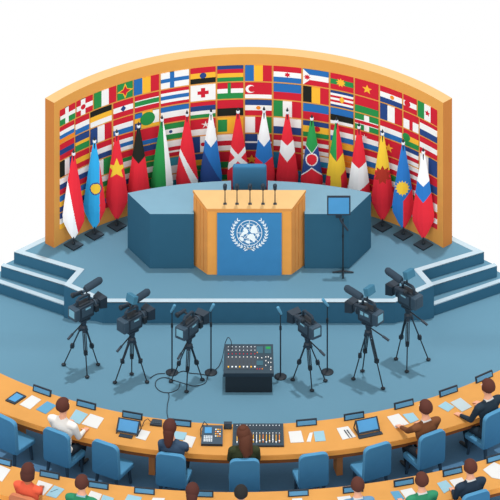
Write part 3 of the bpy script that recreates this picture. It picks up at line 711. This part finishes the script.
# ------------------------------------------------------------------ cameras and tripods
def tripod(apex, feet, hd, label):
    F = [G(x, y, 0) for x, y in feet]
    for f in F: f.z = floor_z(f.x, f.y)
    cy = sum(f.y for f in F)/3; X = (apex[0]-250)/S
    cyx = cy; z = ((250-apex[1])/S-cyx*ST)/CT
    t = thing('camera_tripod', label, 'tripod', (X, cyx, 0), 0, 'camera tripods on the floor'); o = Vector((X, cyx, 0))
    R = Matrix.Rotation(math.radians(hd), 4, 'Z')
    def head(b):
        b.lathe([(.05, -.2), (.055, -.15), (.035, -.12), (.045, -.07), (.045, -.03)], black2, 14, (0, 0, z)); b.M = R; b.box((0, 0, z-.015), (.17, .11, .03), black2)
    part(head, 'head', t)
    h = R @ Vector((-1, -.15, 0)); h2 = h*.34
    part(lambda b: (b.tube([(0, 0, z-.07), (h2.x*.7, h2.y*.7, z-.15)], .010, black_m, 8), b.tube([(h2.x*.7, h2.y*.7, z-.15), (h2.x, h2.y, z-.19)], .019, black2, 8)), 'pan_handle', t)
    for f in F:
        d = f-o; top = Vector((d.x*.13, d.y*.13, z-.17)); bot = Vector((d.x, d.y, d.z+.02)); mid = top.lerp(bot, .5)
        n = Vector((-d.y, d.x, 0)).normalized()*.022
        def leg(b):
            b.tube([top+n, mid+n], .009, black2, 6); b.tube([top-n, mid-n], .009, black2, 6); b.tube([top.lerp(bot, .1), bot], .009, black_m, 8)
            b.box(tuple(mid), (.05, .05, .06), black_m, rz=math.atan2(d.y, d.x)); b.tube([top, top.lerp(bot, .08)], .026, black2, 8)
        l = part(leg, 'leg', t)
        part(lambda b: b.ell((bot.x, bot.y, d.z+.022), (.035, .03, .022), black_m, 12, 8), 'foot', l)
    return Vector((X, cyx, z)), t
def camera(loc, hd, label, light=False, big=False, pan=True, mic=True):
    t = thing('television_camera', label, 'camera', tuple(loc), math.radians(hd), 'television cameras on tripods'); t.scale = (1.03, 1.12, 1.33)
    # local forward = +X
    part(lambda b: (b.box((0, 0, .11), (.27, .14, .18), black2), b.box((-.02, 0, .205), (.2, .1, .03), black_m), b.box((.02, 0, .013), (.2, .1, .025), black_m)), 'body', t, bevel=.012)
    for s in (-1, 1):
        part(lambda b: b.box((.0, s*.072, .12), (.2, .008, .11), black3), 'side_panel', t, bevel=.003)
        part(lambda b: (b.box((-.035, s*.078, .14), (.07, .004, .035), camscr), b.box((.05, s*.078, .14), (.05, .004, .045), camscr)) if big else b.box((.01, s*.078, .155), (.09, .004, .018), camscr), 'status_display', t, label='pale blue status display')
    bt = part(lambda b: b.box((-.175, 0, .12), (.085, .155, .15), black3), 'battery', t, bevel=.01)
    part(lambda b: b.box((-.2195, 0, .13), (.004, .10, .09), camscr if pan else black3), 'panel', bt, label='pale blue rear panel' if pan else None)
    ln = part(lambda b: (b.tube([(.13, 0, .12), (.19, 0, .12), (.19, 0, .12), (.25, 0, .12)], [.06, .06, .052, .052], black2, 18), b.tube([(.165, 0, .12), (.185, 0, .12)], .068, black3, 18), b.box((.17, -.075, .1), (.06, .03, .08), black_m)), 'lens', t)
    def hood(b):
        a = (.07, .055); c = (.09, .072); x0, x1 = .24, .35
        vs = []
        for (w, h_, x) in ((a[0], a[1], x0), (c[0], c[1], x1), (c[0]*.88, c[1]*.88, x1), (a[0]*.8, a[1]*.8, x0+.01)):
            vs += [(x, -w, .12-h_), (x, w, .12-h_), (x, w, .12+h_), (x, -w, .12+h_)]
        fs = [(3, 2, 1, 0)]
        for k in range(3):
            for i in range(4): fs.append((4*k+i, 4*k+(i+1) % 4, 4*k+4+(i+1) % 4, 4*k+4+i))
        fs.append((12, 13, 14, 15)); b.add(vs, fs, [black2]*13+[black_m])
    part(hood, 'lens_hood', ln)
    part(lambda b: b.tube([(-.12, 0, .21), (-.12, 0, .265), (-.09, 0, .285), (.07, 0, .285), (.1, 0, .265), (.1, 0, .21)], .019, black2, 8), 'handle', t)
    if mic: part(lambda b: (b.tube([(.04, .05, .30), (.07, .055, .31)], .018, black3, 10), b.tube([(.07, .05, .325), (.10, .05, .328), (.34, .05, .35), (.37, .05, .352)], [.034, .045, .045, .032], foam_m, 14), b.tube([(.06, .0, .285), (.09, .05, .31)], .01, black_m, 6)), 'microphone', t, smooth=False)
    part(lambda b: (b.tube([(.06, .07, .24), (.06, .12, .25)], .014, black_m, 8), b.tube([(.1, .13, .25), (-.03, .13, .26), (-.08, .13, .265)], [.022, .026, .034], black2, 12), b.ell((-.085, .13, .265), (.02, .033, .033), black_m, 10, 8)), 'viewfinder', t)
    if light:
        lt = part(lambda b: b.tube([(.02, 0, .285), (.02, 0, .34), (-.01, 0, .37)], .012, black_m, 8), 'light_arm', t)
        part(lambda b: b.box((-.01, -.01, .42), (.09, .14, .1), lamp_m, ry=.3), 'lamp_head', lt, bevel=.008, label='pale blue lamp head')
CAMS = [((83.6, 318), [(63.7, 365.6), (87.2, 378), (98, 365.6)], 41, False, False, 'leftmost, by the left stage steps'),
 ((132, 330), [(115, 383.5), (131.7, 375), (147, 383)], 43, True, False, 'second from left'),
 ((189, 336), [(171, 382.4), (186.5, 392.7), (202.3, 380.7)], 54, False, False, 'between two microphone stands, left of console'),
 ((307.6, 335), [(292.7, 380.7), (312, 391.5), (325.4, 381.7)], 127, False, False, 'between two microphone stands, right of console'),
 ((368.4, 322.5), [(353.4, 380), (362.4, 372), (383, 389.5)], 140, True, True, 'below the monitor stand'),
 ((408, 306), [(396, 360), (406.8, 372.6), (428.4, 360.6)], 135, True, False, 'rightmost, by the right stage steps')]
for ap, ft, hd, li, big, w in CAMS:
    L, t = tripod(ap, ft, hd, 'black tripod '+w)
    camera(L, hd, 'black television camera '+('with pale blue lamp, ' if li else '')+w, li, big, ap[0] not in (132, 408), ap[0] not in (189, 307.6))
# ------------------------------------------------------------------ microphone stands
MS = [((172, 372.8), 309, 1, 'microphone stand left of the third camera from left'), ((211, 372.8), 308, 1, 'microphone stand left of the sound console'),
      ((280.5, 377), 311, -1, 'microphone stand right of the sound console'), ((327.3, 372.3), 303, -1, 'microphone stand right of the fourth camera from left')]
for (bx, by), ty, s, lab in MS:
    z = (by-ty)/PV-.04; t = thing('microphone_stand', 'black '+lab, 'microphone stand', tuple(G(bx, by, 0)), 0, 'floor microphone stands')
    part(lambda b: b.lathe([(.09, 0), (.09, .012), (.07, .024), (.02, .03)], black_m, 24), 'base', t)
    part(lambda b: (b.tube([(0, 0, .02), (0, 0, z*.78)], .011, black2, 10), b.tube([(0, 0, z*.78), (0, 0, z)], .008, black_m, 10), b.tube([(0, 0, z*.74), (0, 0, z*.80)], .018, black_m, 10)), 'pole', t)
    m = part(lambda b: b.tube([(-.01*s, 0, z-.03), (.015*s, -.01, z+.02)], .014, black_m, 8), 'clip', t)
    part(lambda b: b.capsule((-.01*s, -.01, z-.0), (.035*s if lab.find('fourth') < 0 else -.06, -.02, z+.11), .018, .024, sky_m, 12), 'microphone', t, smooth=True, label='pale blue microphone')
# cables
def cable(pts, label, r=.0055, zs_=None):
    P = []
    for p in pts:
        z = p[2] if len(p) > 2 else .008
        g_ = G(p[0], p[1], z); P.append(g_)
    # catmull-rom
    Q = []
    for i in range(len(P)-1):
        p0, p1, p2, p3 = P[max(i-1, 0)], P[i], P[i+1], P[min(i+2, len(P)-1)]
        for k in range(6):
            t = k/6; Q.append(.5*((2*p1)+(p2-p0)*t+(2*p0-5*p1+4*p2-p3)*t*t+(3*p1-p0-3*p2+p3)*t**3))
    Q.append(P[-1]); Q = [Vector((q.x, q.y, max(q.z, .008))) for q in Q]
    b = MB(); b.tube(Q, r, black_m, 6); tag(b.build('cable', smooth=True), label, 'cable')
cable([(215, 370), (219, 366, .01), (222.5, 357, .06), (225, 344, .45), (228, 337.5, .62), (231, 341, .60), (231.5, 349, .49)], 'black cable arching from sound console to floor')
cable([(176, 374), (183, 371), (190, 373), (200, 374), (207, 376), (205, 383), (195, 386), (186, 384), (176, 381), (165, 377.5), (157, 380), (155.5, 386), (161, 391.5), (170, 392.5), (178, 389), (180, 383)], 'black cable looped on floor around the microphone stand')
cable([(150, 378), (157, 374), (165, 373.5)], 'short black cable on floor between second and third tripods')
cable([(168.5, 392.8), (169, 397), (167.5, 404), (167, 412), (168, 418)], 'black cable running from floor loop to front desk')
# ------------------------------------------------------------------ people
def V3(*a): return Vector(a)
def hand(b, w, d, up, side, m, curl=.5):
    """w wrist, d direction of fingers, up back-of-hand normal, side +1 right"""
    d = d.normalized(); up = (up-d*up.dot(d)).normalized(); lat = d.cross(up)*side
    b.capsule(w-d*.02, w+d*.02, .026, .03, m); 
    for k in (-.024, -.008, .008, .024): b.capsule(w+d*.015+lat*k*.8, w+d*.075+lat*k, .015, .0125, m, 8)
    for k, L in ((-.027, .062), (-.009, .075), (.009, .07), (.027, .055)):
        p0 = w+d*.082+lat*k; p1 = p0+(d*1-up*.25*curl).normalized()*L*.45; p2 = p1+(d*.9-up*.8*curl).normalized()*L*.32; p3 = p2+(d*.6-up*1.1*curl).normalized()*L*.25
        b.capsule(p0, p1, .0095, .009, m, 8); b.capsule(p1, p2, .009, .008, m, 8); b.capsule(p2, p3, .008, .0065, m, 8)
    q0 = w+d*.02-lat*.026; q1 = q0+(d*.6-lat*.75).normalized()*.038; q2 = q1+(d*.95-lat*.2-up*.3).normalized()*.032
    b.capsule(q0, q1, .0125, .0105, m, 8); b.capsule(q1, q2, .0105, .008, m, 8)
def elbow(sh, wr, l1, l2, hint):
    d = wr-sh; L = min(d.length, (l1+l2)*.985); dn = d.normalized(); wr2 = sh+dn*L
    a = (l1*l1-l2*l2+L*L)/(2*L); h = math.sqrt(max(0, l1*l1-a*a)); hn = (hint-dn*hint.dot(dn)).normalized()
    return sh+dn*a+hn*h, wr2
def person(chair_obj, label, top, trousers, hairc, style, hands=None, skin=skin_m, collar=None, headx=0, headz=1.22, female=False, scale=1.0, sleeve=None, turn=0, group=None, sole=None):
    h = -chair_obj.rotation_euler.z; base = Vector(chair_obj.location); fwd = Vector((math.sin(h), math.cos(h), 0))
    root = thing('person', label, 'person', tuple(base+fwd*.145), -h, group)
    Mi = (Matrix.Translation(base+fwd*.145) @ Matrix.Rotation(-h, 4, 'Z')).inverted()
    sw = .175 if female else .195
    hips = V3(0, 0, .475); wa = V3(0, -.005, .66); chs_ = V3(0, 0, .84); nk = V3(headx*.4, .01, 1.0); nt = V3(headx*.8, .015, 1.09); hc = V3(headx, .02, headz)
    segs = []; B = MB(); dm = black_m
    def cap(a, b_, ra, rb, tg): B.capsule(a, b_, ra, rb, dm, 12); segs.append((Vector(a), Vector(b_), ra, rb, tg))
    def el(c, r, tg): B.ell(c, r, dm, 18, 12); segs.append((Vector(c), Vector(c)+V3(0, 0, .001), min(r)*1.0, min(r), tg))
    el((0, 0, .47), (.172, .12, .11), 'top'); el((0, .0, .64), (.15, .098, .15), 'top'); el((0, 0, .82), (.172, .102, .17), 'top'); el((0, 0, .91), (.16, .088, .10), 'top')
    cap((-sw+.03, 0, .955), (sw-.03, 0, .955), .062, .062, 'top'); cap((-.05, 0, .985), (.05, 0, .985), .055, .055, 'top')
    cap(nk-V3(0, 0, .01), nt+V3(0, 0, .03), .056, .05, 'skin')
    if collar: cap(V3(-.02, .005, 1.028), V3(.02, .005, 1.032), .052, .052, 'collar')
    el(hc, (.083, .10, .118), 'skin'); el(hc+V3(0, .02, -.06), (.06, .075, .07), 'skin')
    cap(hc+V3(0, .098, .01), hc+V3(0, .118, -.03), .009, .014, 'skin')
    for s in (-1, 1): B.ell(hc+V3(s*.087, -.005, -.01), (.012, .022, .032), dm, 10, 8); segs.append((hc+V3(s*.087, -.005, -.01), hc+V3(s*.087, -.005, 0), .018, .018, 'skin'))
    HN = []
    for s in (-1, 1):
        sh = V3(s*sw, 0, .95); tgt = None
        if hands and hands.get(s): tgt = Mi @ G(*hands[s])
        else: tgt = V3(s*.17, .36, DZ+.045)
        el_, wr = elbow(sh, tgt, .27, .245, V3(s*.22, -.3, -.85))
        cap(sh, el_, .056, .044, 'top' if not sleeve else 'top'); cap(el_, wr, .044, .030, 'top' if sleeve != 'bare' else 'arm')
        HN.append((wr, (wr-el_).normalized(), s))
    for s in (-1, 1):
        hp = V3(s*.085, .02, .43); kn = V3(s*.10, .40, .392); an = V3(s*.09, .36, .09)
        cap(hp, kn, .072, .052, 'leg'); cap(kn, an, .052, .036, 'leg'); cap(an-V3(0, .03, .045), an+V3(0, .15, -.055), .034, .03, 'shoe')
    me0 = bpy.data.meshes.new('tmp'); me0.from_pydata(B.v, [], B.f); tmp = bpy.data.objects.new('tmp', me0); col.objects.link(tmp)
    r = tmp.modifiers.new('r', 'REMESH'); r.mode = 'VOXEL'; r.voxel_size = .0125; r.adaptivity = 0; r.use_smooth_shade = True
    s_ = tmp.modifiers.new('s', 'SMOOTH'); s_.factor = .5; s_.iterations = 5
    dg = bpy.context.evaluated_depsgraph_get(); dg.update(); ev = tmp.evaluated_get(dg); me = bpy.data.meshes.new_from_object(ev)
    bpy.data.objects.remove(tmp)
    ml = {'top': top, 'skin': skin, 'leg': trousers, 'shoe': black_m, 'collar': collar or top, 'arm': skin}; keys = list(ml)
    vs = [tuple(v.co) for v in me.vertices]; fs = [tuple(p.vertices) for p in me.polygons]; ms = []
    for p in me.polygons:
        c = p.center; best = None; bt = 'top'
        for a, b_, ra, rb, tg in segs:
            d = b_-a; L2 = d.length_squared; t = max(0, min(1, (c-a).dot(d)/L2)) if L2 > 0 else 0
            e = (c-(a+d*t)).length-(ra+(rb-ra)*t)
            if tg == 'top' and L2 < 1e-4: e = e*.6-.0
            if best is None or e < best: best = e; bt = tg
        if c.z > 1.045 and c.y < .3: bt = 'skin'
        elif bt == 'skin' and c.z < 1.0 and c.y < .2: bt = 'top'
        elif collar and 1.018 < c.z <= 1.045 and abs(c.x-headx*.4) < .07: bt = 'collar'
        if abs(c.x) < .19 and c.y < .1 and .4 < c.z < .5 and bt == 'top': bt = 'leg' if c.z < .43 else 'top'
        ms.append(ml[bt])
    bb = MB(); bb.add(vs, fs, ms)
    for wr, d, s in HN: hand(bb, wr+d*.01, (d+V3(0, .3, 0)) if d.z > -.5 else V3(d.x, d.y, -.1), V3(0, 0, 1), s, skin)
    for s in (-1, 1):
        bb.ell(hc+V3(s*.032, .092, .005), (.014, .008, .008), white_e, 8, 6); bb.ell(hc+V3(s*.032, .098, .005), (.006, .005, .006), black_m, 8, 6)
    bb.ell(hc+V3(0, .095, -.062), (.024, .008, .006), FC['rust'], 10, 6)
    body = bb.build('body', root, smooth=True)
    def hair(b):
        def fn(d):
            k = 1.0
            face = d.y > .30 and d.z < .38+.2*(d.y < .6)
            if face: k = .70
            if d.z < -.45 and not style.startswith('long'): k = min(k, .88)
            return k
        b.ell(hc+V3(0, -.012, .018), (.1, .116, .128) if style != 'bun' else (.1, .115, .125), hairc, 26, 20, fn)
        if style == 'long': # smooth long hair down the nape
            b.tube([hc+V3(0, -.03, .06), hc+V3(0, -.07, -.04), hc+V3(.0, -.085, -.14), hc+V3(0, -.095, -.22), hc+V3(0, -.10, -.28)], [.07, .085, .07, .058, .03], hairc, 16)
        if style == 'longwave':
            b.tube([hc+V3(.0, -.02, .06), hc+V3(.02, -.07, -.05), hc+V3(.015, -.10, -.17), hc+V3(.04, -.11, -.28), hc+V3(.03, -.11, -.40)], [.075, .092, .085, .06, .02], hairc, 16)
            b.tube([hc+V3(.05, -.01, .05), hc+V3(.09, -.03, -.06), hc+V3(.085, -.06, -.17), hc+V3(.10, -.08, -.28), hc+V3(.07, -.09, -.37)], [.05, .05, .045, .035, .012], hairc, 12)
            b.ell(hc+V3(-.01, -.03, .12), (.06, .06, .035), hairc, 14, 8)
        if style == 'longbob':
            b.tube([hc+V3(0, -.01, .07), hc+V3(0, -.035, -.02), hc+V3(0, -.03, -.10), hc+V3(0, -.03, -.125)], [.08, .107, .10, .07], hairc, 18)
    part(hair, 'hair', root, smooth=True)
    return root
H1 = mat('hair_brown', '#563129', 1.15, rough=.8); H2 = mat('hair_chestnut', '#5c382b', 1.2); H3 = mat('hair_black', '#2b2b2b', 1.2); H4 = mat('hair_dark_brown', '#53302a', 1.2)
C = lambda n, h, f=1.0: mat(n, h, f, noise=.02)
DT = C('dark_trousers', '#202a33')
P_ = person
P_(chs[1], 'person in light grey shirt seated at left of front desk', C('light_grey_shirt', '#d6d4cf'), DT, H1, 'short', {1: (84, 431, DZ+.03), -1: None}, collar=None)
P_(chs[3], 'person in navy top seated at front desk beside control unit', C('navy_top', '#33475d'), DT, H4, 'long', {1: (186, 446, DZ+.03), -1: None}, headx=-.055, headz=1.225, female=True)
P_(chs[4], 'person in olive top seated at the wide desk mixer', C('olive_top', '#333a26'), DT, H2, 'longwave', None, female=True, headx=-.01)
P_(chs[7], 'person in brown jacket seated on blue chair at right', C('brown_jacket', '#6b432b'), DT, H1, 'short', {-1: (399, 427, DZ+.03), 1: None}, collar=paper_w)
P_(chs[8], 'person in dark suit seated at far right of front desk', C('dark_suit', '#22313d'), C('suit_trousers', '#22313d'), H1, 'short', {-1: (461, 415.5, DZ+.03), 1: None}, collar=paper_w)
# back row people with chairs
co = make_chair(chair_o, chair_o)
def backrow(px, py, hd, hpx, **k):
    # px,py = head centre in the photograph; chair base follows from it
    hdg = math.radians(hd); bx = G(px, py+1.22*PV, 0); f = Vector((math.sin(hdg), math.cos(hdg), 0)); return bx-f*(.145+.02)
BR = [(28.5, 471, 27, 'terracotta chair under the red-sweatered person', co), (82, 483, 20, 'blue chair under the left green-sweatered person', None), (192.5, 491, 8, 'blue chair under the dark-topped person at bottom edge', None),
      (241, 493, 0, 'blue chair under the light-blue-topped person at bottom centre', None), (357.5, 485.5, -14, 'blue chair under the slate-suited person', None), (421.5, 480.5, -22, 'blue chair under the right green-sweatered person', None), (470, 467.5, -28, 'blue chair under navy suited person at bottom right', None)]
bc = [chair(0, 0, hd, lab, 'chairs at the back desk', base=backrow(px, py, hd, 0), src=src) for px, py, hd, lab, src in BR]
co.name = 'terracotta_chair'
P_(bc[0], 'person in red sweater on terracotta chair, bottom left', C('red_sweater', '#d4583e'), DT, H4, 'longbob', {1: (41, 488, DZ+.04), -1: None}, female=True, skin=skin_d)
P_(bc[1], 'person in green sweater at bottom left of back desk', C('green_sweater', '#2b7a58'), DT, H1, 'short', None, collar=paper_l)
P_(bc[2], 'person in dark top at bottom edge left of centre', C('dark_top', '#2b3848'), DT, H4, 'long', None, female=True)
P_(bc[3], 'person in light blue top at bottom centre edge', C('light_blue_top', '#7fb2d6'), DT, H3, 'bun', None, female=True)
P_(bc[4], 'person in slate blue suit at bottom right of centre', C('slate_suit', '#5f86a6'), DT, H1, 'short', None, collar=paper_w)
P_(bc[5], 'person in green sweater at bottom right of back desk', C('green_sweater2', '#2f7d5b'), DT, H1, 'short', None, collar=paper_w)
P_(bc[6], 'person in navy suit at bottom right corner', C('navy_suit', '#22303f'), DT, H1, 'short', {-1: (453, 491, DZ+.03), 1: None}, collar=paper_w)
for o in bpy.data.objects:
    if '_u' in o.keys(): del o['_u']
# ------------------------------------------------------------------ light, world, camera
sc = bpy.context.scene
w = bpy.data.worlds.new('World'); sc.world = w; w.use_nodes = True; bg = w.node_tree.nodes['Background']
bg.inputs[0].default_value = (1, 1, 1, 1); bg.inputs[1].default_value = 1.0
def sun(name, vec, st, angle, colr=(1, 1, 1)):
    l = bpy.data.lights.new(name, 'SUN'); l.energy = st; l.angle = math.radians(angle); l.color = colr
    o = bpy.data.objects.new(name, l); col.objects.link(o); o.rotation_euler = Vector(vec).to_track_quat('-Z', 'Y').to_euler(); o.location = (0, 0, 6)
sun('overhead_sun', (-.05, -.12, -1), 1.9, 1.5)
sun('front_left_fill_sun', (.42, .9, -.36), .95, 45)
sun('front_right_fill_sun', (-.45, .9, -.36), .55, 45)
cd = bpy.data.cameras.new('camera'); cam = bpy.data.objects.new('camera', cd); col.objects.link(cam)
cd.type = 'ORTHO'; cd.ortho_scale = 500/S; cd.clip_end = 100
cam.location = (0, -20*CT, 20*ST); cam.rotation_euler = (math.pi/2-TH, 0, 0); sc.camera = cam
vsn = sc.view_settings; vsn.view_transform = 'Standard'; vsn.look = 'None'; vsn.exposure = 0; vsn.gamma = 1; vsn.use_curve_mapping = False
